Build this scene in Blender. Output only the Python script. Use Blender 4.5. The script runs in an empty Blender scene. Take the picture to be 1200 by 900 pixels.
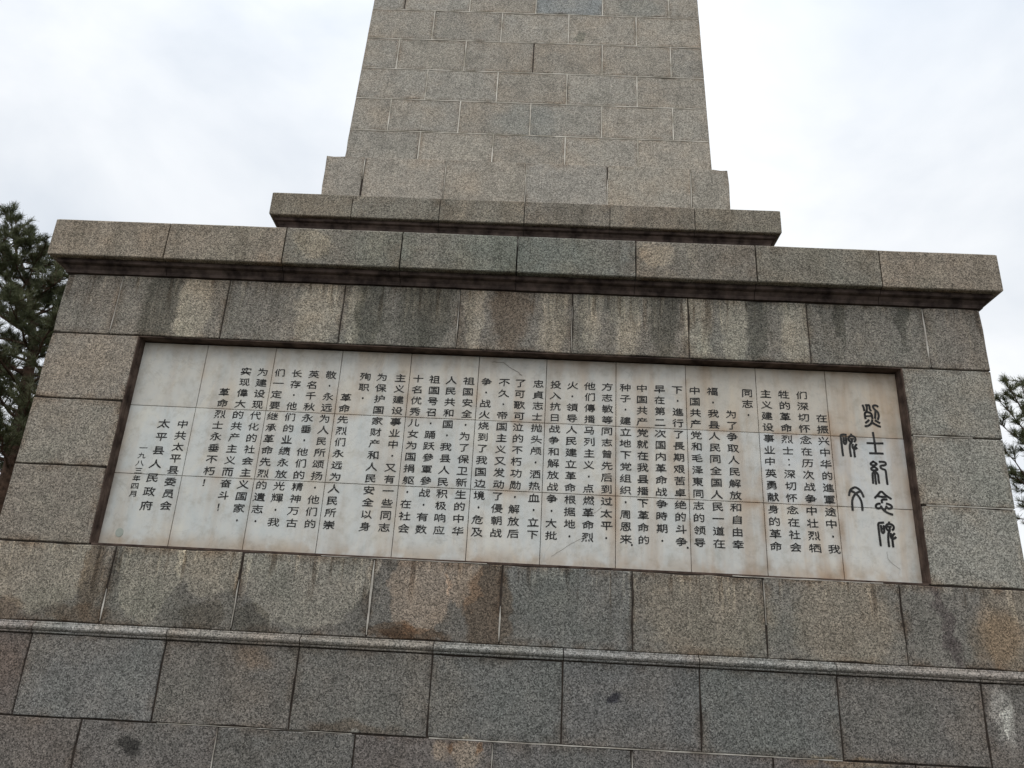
import bpy, bmesh, math, random
import numpy as np
from mathutils import Vector, Matrix
random.seed(7)
rng = np.random.default_rng(11)
scn = bpy.context.scene
COL = scn.collection

# ------------------------------------------------------------------ camera
EYE = 1.6                      # eye height above the ground; the front wall of the pedestal is the plane y = 0
cam_d = bpy.data.cameras.new('camera')
cam = bpy.data.objects.new('camera', cam_d); COL.objects.link(cam)
cam_d.sensor_fit = 'HORIZONTAL'; cam_d.sensor_width = 36.0
cam_d.lens = 936.0 / 1200.0 * 36.0
cam_d.clip_start = 0.05; cam_d.clip_end = 4000
roll, pitch, yaw = [math.radians(v) for v in (3.0669, 21.1696, -1.6471)]
f = Vector((math.sin(yaw)*math.cos(pitch), math.cos(yaw)*math.cos(pitch), math.sin(pitch)))
r = Vector((math.cos(yaw), -math.sin(yaw), 0)); u = r.cross(f)
r2 = math.cos(roll)*r + math.sin(roll)*u; u2 = -math.sin(roll)*r + math.cos(roll)*u
M = Matrix((r2, u2, -f)).transposed().to_4x4(); M.translation = (0, -6.3, EYE)
cam.matrix_world = M
scn.camera = cam

# ------------------------------------------------------------------ world: overcast sky
SUN_EL, SUN_AZ = math.radians(62), math.radians(200)
w = bpy.data.worlds.new('World'); scn.world = w; w.use_nodes = True
nt = w.node_tree; N = nt.nodes; L = nt.links; N.clear()
def wn(t, **k):
    n = N.new(t)
    for a, b in k.items(): setattr(n, a, b)
    return n
out = wn('ShaderNodeOutputWorld'); bg = wn('ShaderNodeBackground'); bg.inputs['Strength'].default_value = 0.1
sky = wn('ShaderNodeTexSky', sky_type='NISHITA', sun_disc=False, sun_elevation=SUN_EL, sun_rotation=SUN_AZ)
tc = wn('ShaderNodeTexCoord'); sep = wn('ShaderNodeSeparateXYZ'); L.new(tc.outputs['Generated'], sep.inputs[0])
n1 = wn('ShaderNodeTexNoise'); n1.inputs['Scale'].default_value = 2.6; n1.inputs['Detail'].default_value = 6; n1.inputs['Roughness'].default_value = .5; n1.inputs['Distortion'].default_value = .3
mp = wn('ShaderNodeMapping'); mp.inputs['Scale'].default_value = (1, 1, 1.6); mp.inputs['Location'].default_value = (.35, .1, .2)
L.new(tc.outputs['Generated'], mp.inputs[0]); L.new(mp.outputs[0], n1.inputs['Vector'])
cr = wn('ShaderNodeValToRGB'); cr.color_ramp.elements[0].position = .34; cr.color_ramp.elements[1].position = .66
cr.color_ramp.elements[0].color = (.79, .86, .955, 1); cr.color_ramp.elements[1].color = (1.2, 1.22, 1.24, 1)
L.new(n1.outputs['Fac'], cr.inputs[0])
# overcast luminance rises towards the zenith
mr = wn('ShaderNodeMapRange'); mr.inputs['From Min'].default_value = 0; mr.inputs['From Max'].default_value = 1
mr.inputs['To Min'].default_value = 8.6; mr.inputs['To Max'].default_value = 21.0
pw = wn('ShaderNodeMath', operation='POWER', use_clamp=True); pw.inputs[1].default_value = 5.5; L.new(sep.outputs['Z'], pw.inputs[0]); L.new(pw.outputs[0], mr.inputs['Value'])
vm = wn('ShaderNodeVectorMath', operation='SCALE'); L.new(cr.outputs[0], vm.inputs[0]); L.new(mr.outputs[0], vm.inputs['Scale'])
mx = wn('ShaderNodeMix', data_type='RGBA'); mx.inputs[0].default_value = .96
L.new(sky.outputs[0], mx.inputs[6]); L.new(vm.outputs[0], mx.inputs[7]); L.new(mx.outputs[2], bg.inputs['Color']); L.new(bg.outputs[0], out.inputs[0])

sl = bpy.data.lights.new('sun', 'SUN'); sl.energy = 1.0; sl.angle = math.radians(40); sl.color = (1, .97, .92)
so = bpy.data.objects.new('sun', sl); COL.objects.link(so)
sd = Vector((math.sin(SUN_AZ)*math.cos(SUN_EL), math.cos(SUN_AZ)*math.cos(SUN_EL), math.sin(SUN_EL)))
so.rotation_euler = sd.to_track_quat('Z', 'Y').to_euler(); so.location = (0, -20, 30)
scn.view_settings.view_transform = 'Standard'; scn.view_settings.look = 'None'
scn.view_settings.exposure = 0; scn.view_settings.gamma = 1; scn.view_settings.use_curve_mapping = False

# ------------------------------------------------------------------ materials
def mat_base(name, rough=.85):
    m = bpy.data.materials.new(name); m.use_nodes = True
    t = m.node_tree; t.nodes.clear()
    o = t.nodes.new('ShaderNodeOutputMaterial'); b = t.nodes.new('ShaderNodeBsdfPrincipled')
    b.inputs['Roughness'].default_value = rough; b.inputs['Specular IOR Level'].default_value = .25
    t.links.new(b.outputs[0], o.inputs[0])
    return m, t, b
class NB:
    def __init__(s, t): s.t = t
    def n(s, ty, **k):
        n = s.t.nodes.new(ty)
        for a, b in k.items(): setattr(n, a, b)
        return n
    def link(s, a, b): s.t.links.new(a, b)
    def put(s, v, sock):
        if isinstance(v, (int, float)): sock.default_value = v
        elif isinstance(v, tuple): sock.default_value = v if sock.type != 'RGBA' or len(v) == 4 else v + (1,)
        else: s.link(v, sock)
    def pos(s): return s.n('ShaderNodeNewGeometry').outputs['Position']
    def vmath(s, op, a, b=None, out=0):
        n = s.n('ShaderNodeVectorMath', operation=op); s.put(a, n.inputs[0])
        if b is not None: s.put(b, n.inputs['Scale'] if op == 'SCALE' else n.inputs[1])
        return n.outputs['Value'] if op in ('LENGTH', 'DOT_PRODUCT') else n.outputs[0]
    def math(s, op, a, b=None, c=None, clamp=False):
        n = s.n('ShaderNodeMath', operation=op, use_clamp=clamp); s.put(a, n.inputs[0])
        if b is not None: s.put(b, n.inputs[1])
        if c is not None: s.put(c, n.inputs[2])
        return n.outputs[0]
    def noise(s, vec, scale, detail=2, rough=.5, dist=0, color=False):
        n = s.n('ShaderNodeTexNoise'); s.put(vec, n.inputs['Vector']); n.inputs['Scale'].default_value = scale
        n.inputs['Detail'].default_value = detail; n.inputs['Roughness'].default_value = rough; n.inputs['Distortion'].default_value = dist
        return n.outputs['Color' if color else 'Fac']
    def ss(s, v, a, b, lo=0., hi=1.):
        n = s.n('ShaderNodeMapRange', interpolation_type='SMOOTHSTEP'); s.put(v, n.inputs['Value'])
        n.inputs['From Min'].default_value = a; n.inputs['From Max'].default_value = b
        n.inputs['To Min'].default_value = lo; n.inputs['To Max'].default_value = hi
        return n.outputs[0]
    def mix(s, fac, a, b, mode='MIX'):
        n = s.n('ShaderNodeMix', data_type='RGBA', blend_type=mode); s.put(fac, n.inputs[0]); s.put(a, n.inputs[6]); s.put(b, n.inputs[7])
        return n.outputs[2]
    def ramp(s, v, els, const=False):
        n = s.n('ShaderNodeValToRGB'); s.put(v, n.inputs[0]); r = n.color_ramp
        if const: r.interpolation = 'CONSTANT'
        while len(r.elements) < len(els): r.elements.new(.5)
        for e, (p, c) in zip(r.elements, els): e.position = p; e.color = c if len(c) == 4 else c + (1,)
        return n.outputs[0]

def granite(name, stains=(), streak=.25, grime_shade=.5, contrast=1., drip=None, cool=1.):
    """stains: (x, z, rx, rz, (r,g,b) multiplier, strength, softness): water marks, rust and moss with their own outline"""
    m, t, bs = mat_base(name); q = NB(t); P = q.pos()
    base = q.n('ShaderNodeObjectInfo').outputs['Color']
    vo = q.n('ShaderNodeTexVoronoi'); vo.inputs['Scale'].default_value = 128; q.put(P, vo.inputs['Vector'])
    sp = q.n('ShaderNodeSeparateColor'); q.link(vo.outputs['Color'], sp.inputs[0])
    def g(v): return (1+(v-1)*contrast*.78,)*3
    grain = q.ramp(sp.outputs[0], [(0, g(.25)), (.22, g(.36)), (.3, g(.85)), (.6, g(1.0)), (.72, g(1.3)), (1, g(2.0))])
    c = q.mix(1., base, grain, 'MULTIPLY')
    g2 = q.ramp(q.noise(P, 70, 2, .6), [(.3, g(.75)), (.5, g(1.)), (.72, g(1.2))])
    c = q.mix(1., c, g2, 'MULTIPLY')
    big = q.noise(q.vmath('ADD', P, q.vmath('SCALE', q.n('ShaderNodeObjectInfo').outputs['Random'], 9.)), 1.7, 4, .55)
    c = q.mix(1., c, q.ramp(big, [(.32, (1-.05*cool, 1-.02*cool, 1-.03*cool)), (.5, (1, 1, 1)), (.68, (1.05, 1.0, .95))]), 'MULTIPLY')
    blot = q.noise(P, 5.5, 4, .6, .6)
    c = q.mix(1., c, q.ramp(blot, [(.3, (.80, .80, .79)), (.48, (1, 1, 1)), (.7, (1.12, 1.1, 1.08))]), 'MULTIPLY')
    # rain streaks
    sv = q.vmath('MULTIPLY', P, (5.5, 5.5, .55))
    st = q.noise(sv, 1.0, 4, .6)
    c = q.mix(q.math('MULTIPLY', q.ss(st, .52, .62), streak), c, q.mix(1., c, (.55, .55, .52), 'MULTIPLY'))
    c = q.mix(q.math('MULTIPLY', q.ss(st, .44, .36), streak*.8), c, q.mix(1., c, (1.35, 1.32, 1.25), 'MULTIPLY'))
    if drip:      # lime and soot runs that start at the ledge above and thin out downwards
        sz = q.n('ShaderNodeSeparateXYZ'); q.put(P, sz.inputs[0])
        lng = q.noise(q.vmath('MULTIPLY', P, (2.2, 1, .1)), 1., 2)
        reach = q.math('MULTIPLY', q.ss(lng, .35, .65, .15, 1.), drip[1]-drip[0])
        fade = q.ss(q.math('DIVIDE', q.math('SUBTRACT', drip[1], sz.outputs[2]), reach), 1.0, .35)
        d1 = q.noise(q.vmath('MULTIPLY', P, (17, 17, 1.1)), 1., 4, .65); d2 = q.noise(q.vmath('ADD', q.vmath('MULTIPLY', P, (13, 13, .8)), (7., 3., 5.)), 1., 4, .65)
        c = q.mix(q.math('MULTIPLY', q.math('MULTIPLY', q.ss(d1, .54, .60), fade), .8), c, q.mix(1., c, (1.55, 1.52, 1.46), 'MULTIPLY'))
        c = q.mix(q.math('MULTIPLY', q.math('MULTIPLY', q.ss(d2, .54, .60), fade), .8), c, q.mix(1., c, (.52, .47, .43), 'MULTIPLY'))
    if stains:
        wc = q.noise(P, 6., 4, .62, color=True)
        W = q.vmath('SCALE', q.vmath('SUBTRACT', wc, (.5, .5, .5)), .24)
        PW = q.vmath('ADD', P, W)
        fineband = q.noise(P, 30, 2)
        for (x, z, rx, rz, mul, stn, soft) in stains:
            d = q.vmath('LENGTH', q.vmath('MULTIPLY', q.vmath('SUBTRACT', PW, (x, 0, z)), (1/rx, 0, 1/rz)))
            k = q.math('MULTIPLY', q.ss(d, 1.0+soft*.3, 1.0-soft), stn)
            c = q.mix(k, c, q.mix(1., c, mul, 'MULTIPLY'))
    # brown dirt bleeding out of the joints (rim is a mesh attribute, 1 at the block's edge); on cornice undersides it also paints in shade
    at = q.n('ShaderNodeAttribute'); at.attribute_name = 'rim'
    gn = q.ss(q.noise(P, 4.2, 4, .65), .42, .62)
    k = q.math('MULTIPLY', q.math('MULTIPLY', at.outputs['Fac'], gn), grime_shade)
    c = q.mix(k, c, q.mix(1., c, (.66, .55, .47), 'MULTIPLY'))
    q.link(c, bs.inputs['Base Color'])
    bp = q.n('ShaderNodeBump'); bp.inputs['Strength'].default_value = .35; bp.inputs['Distance'].default_value = .004
    q.link(q.noise(P, 120, 3, .7), bp.inputs['Height']); q.link(bp.outputs[0], bs.inputs['Normal'])
    return m

LT = (1.45, 1.42, 1.34); DK = (.60, .61, .59); BR = (.70, .56, .45); WARM = (1.55, 1.46, 1.34)
def Z(lst, mul, stn, soft): return [(x, z, rx, rz, mul, stn, soft) for x, z, rx, rz in lst]
frieze_st = (Z([(-3.327, 4.6, .17, .6), (-1.456, 4.7, .13, .5), (-.983, 4.75, .26, .6), (1.114, 4.8, .15, .6), (1.919, 4.85, .1, .6), (2.641, 4.95, .05, .5), (3.175, 4.95, .06, .5)], DK, .95, .25)
   + Z([(-.217, 4.8, .19, .5)], (.74, .64, .56), .8, .3) + Z([(-3.02, 4.66, .17, .42), (-1.93, 4.68, .21, .55), (-1.60, 4.66, .08, .5), (-.532, 4.72, .10, .5), (.142, 4.75, .13, .6), (.47, 4.72, .10, .4), (.79, 4.72, .13, .5), (1.40, 4.75, .13, .5), (1.72, 4.72, .13, .45), (2.247, 4.7, .13, .5)], (1.6, 1.57, 1.48), .8, .3))
low_st = (Z([(-3.78, 2.36, .42, .36), (-2.92, 2.42, .26, .47), (-2.44, 2.47, .30, .30), (-1.68, 2.36, .50, .40)], (1.6, 1.58, 1.50), .9, .10)
   + Z([(-2.452, 2.04, .19, .12), (-2.06, 2.03, .15, .12)], (.66, .64, .60), .8, .12)
   + Z([(-1.165, 2.47, .035, .09), (-1.205, 2.36, .018, .2), (-1.13, 2.48, .012, .1)], (2.0, 2.0, 1.95), .85, .4)
   + Z([(-.80, 2.30, .25, .32), (-.46, 2.42, .14, .26)], (1.75, 1.55, 1.4), .85, .08) + Z([(-.27, 2.2, .2, .37), (-1.0, 2.0, .22, .08), (-.85, 1.98, .3, .06)], BR, .8, .2)
   + Z([(-3.36, 2.3, .1, .4), (-3.4, 2.0, .3, .08), (-3.98, 2.0, .15, .12)], BR, .6, .4)
   + Z([(1.40, 2.25, .55, .4), (2.42, 2.25, .42, .45), (3.75, 2.2, .35, .5)], (1.3, 1.2, 1.08), .8, .3) + Z([(.17, 2.26, .34, .28), (.55, 2.08, .2, .1)], (.90, .92, .90), .6, .5)
   + Z([(3.135, 2.44, .05, .15), (3.19, 2.22, .05, .18), (3.235, 2.05, .045, .12)], (.52, .46, .50), .75, .4) + Z([(3.56, 2.17, .25, .26)], (1.05, .86, .68), .8, .6))
base_st = (Z([(3.47, 1.66, .07, .22), (3.52, 1.54, .06, .16)], (1.9, 1.95, 1.95), .8, .35) + Z([(.689, 1.614, .065, .055)], (.25, .25, .3), .95, .4)
   + Z([(-2.0, 1.76, .17, .10)], (1.05, .86, .70), .6, .7) + Z([(-3.9, 1.6, .25, .3)], (.82, .7, .64), .7, .6) + Z([(-1.2, 1.31, .4, .06)], BR, .6, .6)
   + Z([(-.55, 1.2, .07, .09), (-.36, 1.19, .13, .11)], (1.9, 1.75, 1.5), .8, .5) + Z([(-.47, 1.225, .03, .04), (-.27, 1.225, .04, .05)], (.9, .6, .38), .7, .5) + Z([(2.35, 1.26, .35, .04)], (1.6, 1.4, 1.1), .75, .5)
   + Z([(-2.79, 1.12, .09, .06)], (.33, .33, .33), .95, .4))
corn_st = Z([(-2.02, 5.25, .20, .16), (1.03, 5.26, .17, .13)], WARM, .8, .3) + Z([(-1.4, 5.2, .36, .3), (-.1, 5.2, .9, .3)], (.85, .95, .93), .6, .5)
obel_st = Z([(.364, 8.652, .075, .07)], (.62, .66, .64), .9, .25) + Z([(1.05, 9.12, .3, .2), (-.2, 7.4, .4, .3)], (.82, .9, .95), .6, .5)
PZ1_ = 1.6+2.742
M_frieze = granite('weathered_granite_frieze', frieze_st, .40, .6, drip=(PZ1_, 1.6+3.36))
M_low = granite('water_stained_granite', low_st, .1, .9, drip=(1.6+.40, 1.6+.95))
M_base = granite('grey_granite_base', base_st, .08, .6, 1.05)
M_corn = granite('weathered_granite_cornice', corn_st, .3, .6)
M_side = granite('granite_ashlar', (), .12, .7)
M_obel = granite('buff_granite', obel_st, .10, .5, .8, cool=.3)

def simple(name, ca, cb, scale=6., rough=.9, detail=4, bump=.0):
    m, t, bs = mat_base(name, rough); q = NB(t); P = q.pos()
    c = q.ramp(q.noise(P, scale, detail, .6), [(.35, ca), (.65, cb)])
    q.link(c, bs.inputs['Base Color'])
    if bump:
        bp = q.n('ShaderNodeBump'); bp.inputs['Strength'].default_value = .5; bp.inputs['Distance'].default_value = bump
        q.link(q.noise(P, 40, 3), bp.inputs['Height']); q.link(bp.outputs[0], bs.inputs['Normal'])
    return m
M_core = simple('dark_joint_mortar', (.03, .023, .018), (.07, .055, .045), 12)
M_pale = simple('pale_mortar', (.25, .22, .18), (.66, .62, .55), 5, bump=.003)
M_obm = simple('buff_mortar', (.40, .36, .29), (.80, .75, .66), 6, bump=.003)
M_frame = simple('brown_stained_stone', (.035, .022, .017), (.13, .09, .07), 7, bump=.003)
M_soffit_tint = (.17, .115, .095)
M_bed = simple('brown_shade_moulding_stone', (.028, .019, .016), (.13, .095, .08), 8, detail=6, bump=.003)  # stained brown, darkened further to paint in the shade under the cornices
M_ink = simple('black_inscription_paint', (.008, .008, .008), (.04, .038, .035), 14, .6)
M_bark = simple('pine_bark', (.045, .028, .018), (.13, .08, .055), 14, bump=.01)
def needle_mat():
    m, t, bs = mat_base('pine_needles', .6); q = NB(t); P = q.pos()
    c = q.ramp(q.noise(P, 2.6, 3, .6), [(.35, (.075, .088, .045)), (.52, (.115, .125, .06)), (.68, (.15, .15, .085))])
    q.link(c, bs.inputs['Base Color']); return m
M_needle = needle_mat()

def marble():
    m, t, bs = mat_base('white_marble', .45); q = NB(t); P = q.pos()
    base = q.n('ShaderNodeObjectInfo').outputs['Color']
    vein = q.noise(q.vmath('MULTIPLY', P, (1.6, 1, .8)), 2.1, 6, .62, 1.2)
    c = q.mix(1., base, q.ramp(vein, [(.36, (.93, .96, .98)), (.5, (1, 1, 1)), (.66, (1.06, 1.03, .98))]), 'MULTIPLY')
    fine = q.noise(P, 9, 6, .7)
    c = q.mix(1., c, q.ramp(fine, [(.32, (.82, .80, .76)), (.5, (1, 1, 1)), (.66, (1.05, 1.04, 1.02))]), 'MULTIPLY')
    # grey hairline veins
    hv = q.math('ABSOLUTE', q.math('SUBTRACT', q.noise(q.vmath('MULTIPLY', P, (1.3, 1, .9)), 1.5, 5, .6, 1.0), .5))
    c = q.mix(q.ss(hv, .006, .0, 0., .25), c, (.36, .36, .35))
    # tea-brown run-off, broad soft vertical bands fading downwards from the top edge
    sv = q.vmath('MULTIPLY', P, (3.0, 1, .35)); s1 = q.noise(sv, 1.6, 4, .6)
    sx = q.n('ShaderNodeSeparateXYZ'); q.put(P, sx.inputs[0])
    right = q.ss(sx.outputs[0], -3.0, 2.6, .55, 1.)
    band = q.math('MULTIPLY', q.ss(s1, .45, .66), right)
    c = q.mix(q.math('MULTIPLY', band, .75), c, q.mix(1., c, (.80, .68, .58), 'MULTIPLY'))
    top = q.math('MULTIPLY', q.ss(sx.outputs[2], 4.14, 4.34), q.ss(q.noise(P, 3.5, 3), .35, .6))
    c = q.mix(q.math('MULTIPLY', top, .45), c, q.mix(1., c, (.74, .66, .60), 'MULTIPLY'))
    bot = q.math('MULTIPLY', q.ss(sx.outputs[2], 2.72, 2.58), q.ss(q.noise(P, 5, 3), .38, .55))
    c = q.mix(q.math('MULTIPLY', bot, .7), c, q.mix(1., c, (.78, .66, .55), 'MULTIPLY'))
    # rust wash beside the vertical joints of the tiles; the rim attribute is 1 at a tile's edge
    at = q.n('ShaderNodeAttribute'); at.attribute_name = 'rim'
    gn = q.ss(q.noise(q.vmath('MULTIPLY', P, (1, 1, .8)), 2.3, 3, .6), .42, .66)
    k = q.math('MULTIPLY', q.math('MULTIPLY', q.math('POWER', at.outputs['Fac'], 1.5), gn), right)
    c = q.mix(q.math('MULTIPLY', k, .9), c, q.mix(1., c, (.70, .55, .43), 'MULTIPLY'))
    q.link(c, bs.inputs['Base Color']); return m
M_marble = marble()

# ------------------------------------------------------------------ helpers
def link(o, parent=None):
    COL.objects.link(o)
    if parent is not None: o.parent = parent
    return o
def mesh_obj(name, verts, faces, mat, parent=None, color=None, rim=None, origin=None, smooth=False):
    V = np.array(verts, float)
    if origin is None: origin = (V.min(0)+V.max(0))/2 if parent is not None else np.zeros(3)
    origin = np.array(origin, float)
    me = bpy.data.meshes.new(name); me.from_pydata((V-origin).tolist(), [], faces)
    bm = bmesh.new(); bm.from_mesh(me); bmesh.ops.recalc_face_normals(bm, faces=bm.faces[:]); bm.to_mesh(me); bm.free()
    me.materials.append(mat)
    if rim is not None:
        a = me.attributes.new('rim', 'FLOAT', 'POINT'); a.data.foreach_set('value', rim)
    if smooth:
        for p in me.polygons: p.use_smooth = True
    o = bpy.data.objects.new(name, me)
    po = Vector(parent['_o']) if parent is not None and '_o' in parent else Vector((0, 0, 0))
    o.location = Vector(origin) - po
    o['_o'] = tuple(float(x) for x in origin)
    if color is not None: o.color = (*color, 1)
    return link(o, parent)
def empty(name, loc=(0, 0, 0), parent=None):
    o = bpy.data.objects.new(name, None); o.location = loc; o['_o'] = tuple(float(v) for v in loc); o.empty_display_size = .3
    return link(o, parent)
def boxes(lst):
    V = []; F = []
    for x0, x1, y0, y1, z0, z1 in lst:
        b = len(V)
        V += [(x0, y0, z0), (x1, y0, z0), (x1, y1, z0), (x0, y1, z0), (x0, y0, z1), (x1, y0, z1), (x1, y1, z1), (x0, y1, z1)]
        F += [[b+i for i in q] for q in ((0, 1, 2, 3), (4, 5, 6, 7), (0, 1, 5, 4), (1, 2, 6, 5), (2, 3, 7, 6), (3, 0, 4, 7))]
    return V, F

def block(parent, name, bl, br, tr, tl, wb, wt, depth, mp, mat, color, gap=.005, nu=5, nv=3, jit=.004, rimw=.07, chip=.6, cham=.006):
    """a dressed stone: outline corners in (u, v) seen from outside, face offset w at bottom and top, rough chamfered edge; mp maps (u, v, w) to the world"""
    P = [np.array(p, float) for p in (bl, br, tr, tl)]
    c = sum(P)/4
    P = [p + np.sign(c-p)*gap for p in P]
    ring = []
    for a, b, n in ((P[0], P[1], nu), (P[1], P[2], nv), (P[2], P[3], nu), (P[3], P[0], nv)):
        for i in range(n): ring.append(a+(b-a)*i/n)
    ring = np.array(ring); n = len(ring)
    zb, zt = min(bl[1], br[1]), max(tl[1], tr[1])
    inward = np.sign(c-ring); 
    j = rng.uniform(0, jit, (n, 2))
    chips = (rng.random(n) < chip*.25)[:, None]*rng.uniform(.003, .010, (n, 2))
    e = ring + inward*(j+chips)*(np.abs(ring-c) > np.abs(P[0]-c)*.8)
    def ins(r, k):
        h = np.abs(P[1]-c); hh = np.abs(r-c)
        s = 1-k/np.maximum(np.minimum(np.abs(P[0]-c), h), k*1.2)
        return c+(r-c)*s
    def wof(r): t = np.clip((r[:, 1]-zb)/max(zt-zb, 1e-6), 0, 1); return wb+(wt-wb)*t
    rings = [(ins(ring, rimw), 0., 0.), (ins(e, cham), 0., 1.), (e, -cham, 1.), (ring, -depth, 1.)]
    V = []; rim = []; F = []
    for rr, dw, rv in rings:
        ww = wof(rr)+dw
        for (uu, vv), w_ in zip(rr, ww): V.append(mp(uu, vv, w_)); rim.append(rv)
    F.append(list(range(n)))
    for k in range(3):
        for i in range(n):
            a, b = k*n+i, k*n+(i+1) % n; F.append([a, b, b+n, a+n])
    F.append(list(range(3*n, 4*n)))
    return mesh_obj(name, V, F, mat, parent, color, rim)

FRONT = lambda y: (lambda uu, vv, ww: (uu, y-ww, vv))
LEFT = lambda x: (lambda uu, vv, ww: (x-ww, uu, vv))
RIGHT = lambda x: (lambda uu, vv, ww: (x+ww, uu, vv))
def soft(cs, k, m, a=.45):
    mu = np.mean(np.array(cs), 0); return [tuple(((np.array(c)*(1-a)+mu*a)*k*np.array(m)).tolist()) for c in cs]
WM = (1.045, .995, .945)
def tint(base, var=.08, warm=.02):
    v = 1+rng.uniform(-var, var); h = rng.uniform(-warm, warm)
    return (base[0]*v*(1+h), base[1]*v, base[2]*v*(1-h))
def course(parent, z0, z1, xl, xr, yf, yb, joints, mat, base, colors=None, proud=.0025, x_l1=None, x_r1=None, y1=None, side=True, smat=None, xs=None, **kw):
    """one course of stones: front row broken at the joints, then the two returns"""
    x_l1 = xl if x_l1 is None else x_l1; x_r1 = xr if x_r1 is None else x_r1; y1 = yf if y1 is None else y1
    e = [xl]+list(joints)+[xr]; et = [x_l1]+list(joints)+[x_r1]
    for i in range(len(e)-1):
        if xs and i in xs: continue
        w_ = rng.uniform(-proud, proud); col = colors[i] if colors and colors[i] else tint(base)
        block(parent, 'granite_block', (e[i], z0), (e[i+1], z0), (et[i+1], z1), (et[i], z1), w_, w_-(y1-yf), .30, FRONT(yf), mat, col, **kw)
    if side:
        n = max(2, round((yb-yf-.3)/.95)); ys = np.linspace(yf+.31, yb, n+1)
        for i in range(n):
            for mpf, xb, xt in ((LEFT(xl), xl, x_l1), (RIGHT(xr), xr, x_r1)):
                lean = abs(xt-xb)
                block(parent, 'granite_block', (ys[i], z0), (ys[i+1], z0), (ys[i+1], z1), (ys[i], z1), rng.uniform(-proud, proud), rng.uniform(-proud, proud)-lean, .28, mpf, smat or mat, tint(base), nu=3, **{k: v for k, v in kw.items() if k != 'nu'})

def strip(parent, x0, x1, z0, z1, y, mat=None, name='mortar_joint'):
    """a thin bead of pale pointing standing in a joint, slightly wandering"""
    horiz = (x1-x0) > (z1-z0); n = max(3, int(max(x1-x0, z1-z0)/.09)); V = []; F = []
    for i in range(n+1):
        t = i/n; tp_ = min(1., .25+4*min(t, 1-t)) if not horiz else 1.
        if horiz: a = (x0+(x1-x0)*t, z0+rng.uniform(-.001, .0015)); b = (a[0], z1+rng.uniform(-.0015, .0015))
        else: a = (x0+rng.uniform(-.001, .0035), z0+(z1-z0)*t); b = (x1+rng.uniform(-.0035, .001), a[1])
        if not horiz: m_ = (a[0]+b[0])/2; a = (m_+(a[0]-m_)*tp_, a[1]); b = (m_+(b[0]-m_)*tp_, b[1])
        V += [(a[0], y, a[1]), (b[0], y, b[1]), (a[0], y+.02, a[1]), (b[0], y+.02, b[1])]
    for i in range(n):
        k = 4*i; F += [[k, k+1, k+5, k+4], [k, k+4, k+6, k+2], [k+1, k+3, k+7, k+5]]
    F += [[0, 2, 3, 1], [4*n, 4*n+1, 4*n+3, 4*n+2]]
    return mesh_obj(name, V, F, mat or M_pale, parent)

def sweep(parent, name, prof, xl, xr, yf, yb, joints, mat, colors, base, gap=.004, sides=True, under=None):
    """moulded stones: profile of (projection, z) run along the front with mitred returns down both sides; a stone per joint"""
    e = [xl]+list(joints)+[xr]; n = len(prof); last = len(e)-2
    pz = [z for p, z in prof]
    for i in range(len(e)-1):
        rings = []; jw = rng.uniform(-.002, .002)
        a, b = e[i]+(gap if i else 0), e[i+1]-(gap if i < last else 0)
        pr = [(p+(jw if p > 0 else 0), z) for p, z in prof]
        if i == 0:
            rings.append([(xl-p, yf+.55, z) for p, z in pr]); rings.append([(xl-p, yf-p, z) for p, z in pr])
        else: rings.append([(a, yf-p, z) for p, z in pr])
        ns = 5
        xa = e[i]+.3 if i == 0 else a; xb = e[i+1]-.3 if i == last else b
        for k in range(0 if i == 0 else 1, ns+(1 if i == last else 0)):
            x = xa+(xb-xa)*k/ns
            rings.append([(x, yf-p+(rng.uniform(-.0012, .0012) if p > .01 else 0), z+(rng.uniform(-.0012, .0012))) for p, z in pr])
        if i == last:
            rings.append([(xr+p, yf-p, z) for p, z in pr]); rings.append([(xr+p, yf+.55, z) for p, z in pr])
        else: rings.append([(b, yf-p, z) for p, z in pr])
        V = [v for rg in rings for v in rg]; F = []
        for k in range(len(rings)-1):
            for j in range(n): F.append([k*n+j, k*n+(j+1) % n, (k+1)*n+(j+1) % n, (k+1)*n+j])
        F.append(list(range(n))); F.append(list(range((len(rings)-1)*n, len(rings)*n)))
        rim = [(.9 if (k in (0, len(rings)-1)) else .25) if not (under and j_ in under) else 3. for k in range(len(rings)) for j_ in range(n)]  # underside vertices get extra rim: brown dirt plus painted soffit shade
        mesh_obj(name, V, F, mat, parent, (colors[i] if colors and colors[i] else tint(base)), rim)
    if sides:
        m = max(1, round((yb-yf-.55)/1.05)); ys = np.linspace(yf+.56, yb, m+1)
        for s, x0 in ((-1, xl), (1, xr)):
            for i in range(m):
                V = [(x0+s*p, y, z) for y in (ys[i]+gap, ys[i+1]-gap) for p, z in prof]
                F = [[j, (j+1) % n, n+(j+1) % n, n+j] for j in range(n)]+[list(range(n)), list(range(n, 2*n))]
                mesh_obj(name, V, F, mat, parent, tint(base), [.4]*len(V))

# ------------------------------------------------------------------ ground
def ground():
    me = bpy.data.meshes.new('ground'); s = 1500
    me.from_pydata([(-s, -s, 0), (s, -s, 0), (s, s, 0), (-s, s, 0)], [], [(0, 1, 2, 3)])
    m, t, bs = mat_base('ground_soil_and_grass', .95); q = NB(t); P = q.pos()
    c = q.ramp(q.noise(P, .6, 6, .65), [(.35, (.05, .047, .033)), (.5, (.07, .065, .05)), (.65, (.045, .055, .028))])
    c = q.mix(q.ss(q.noise(P, 9, 4), .4, .62), c, (.09, .08, .065))
    q.link(c, bs.inputs['Base Color']); me.materials.append(m)
    o = bpy.data.objects.new('ground', me); link(o); o['kind'] = 'structure'
ground()

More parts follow.
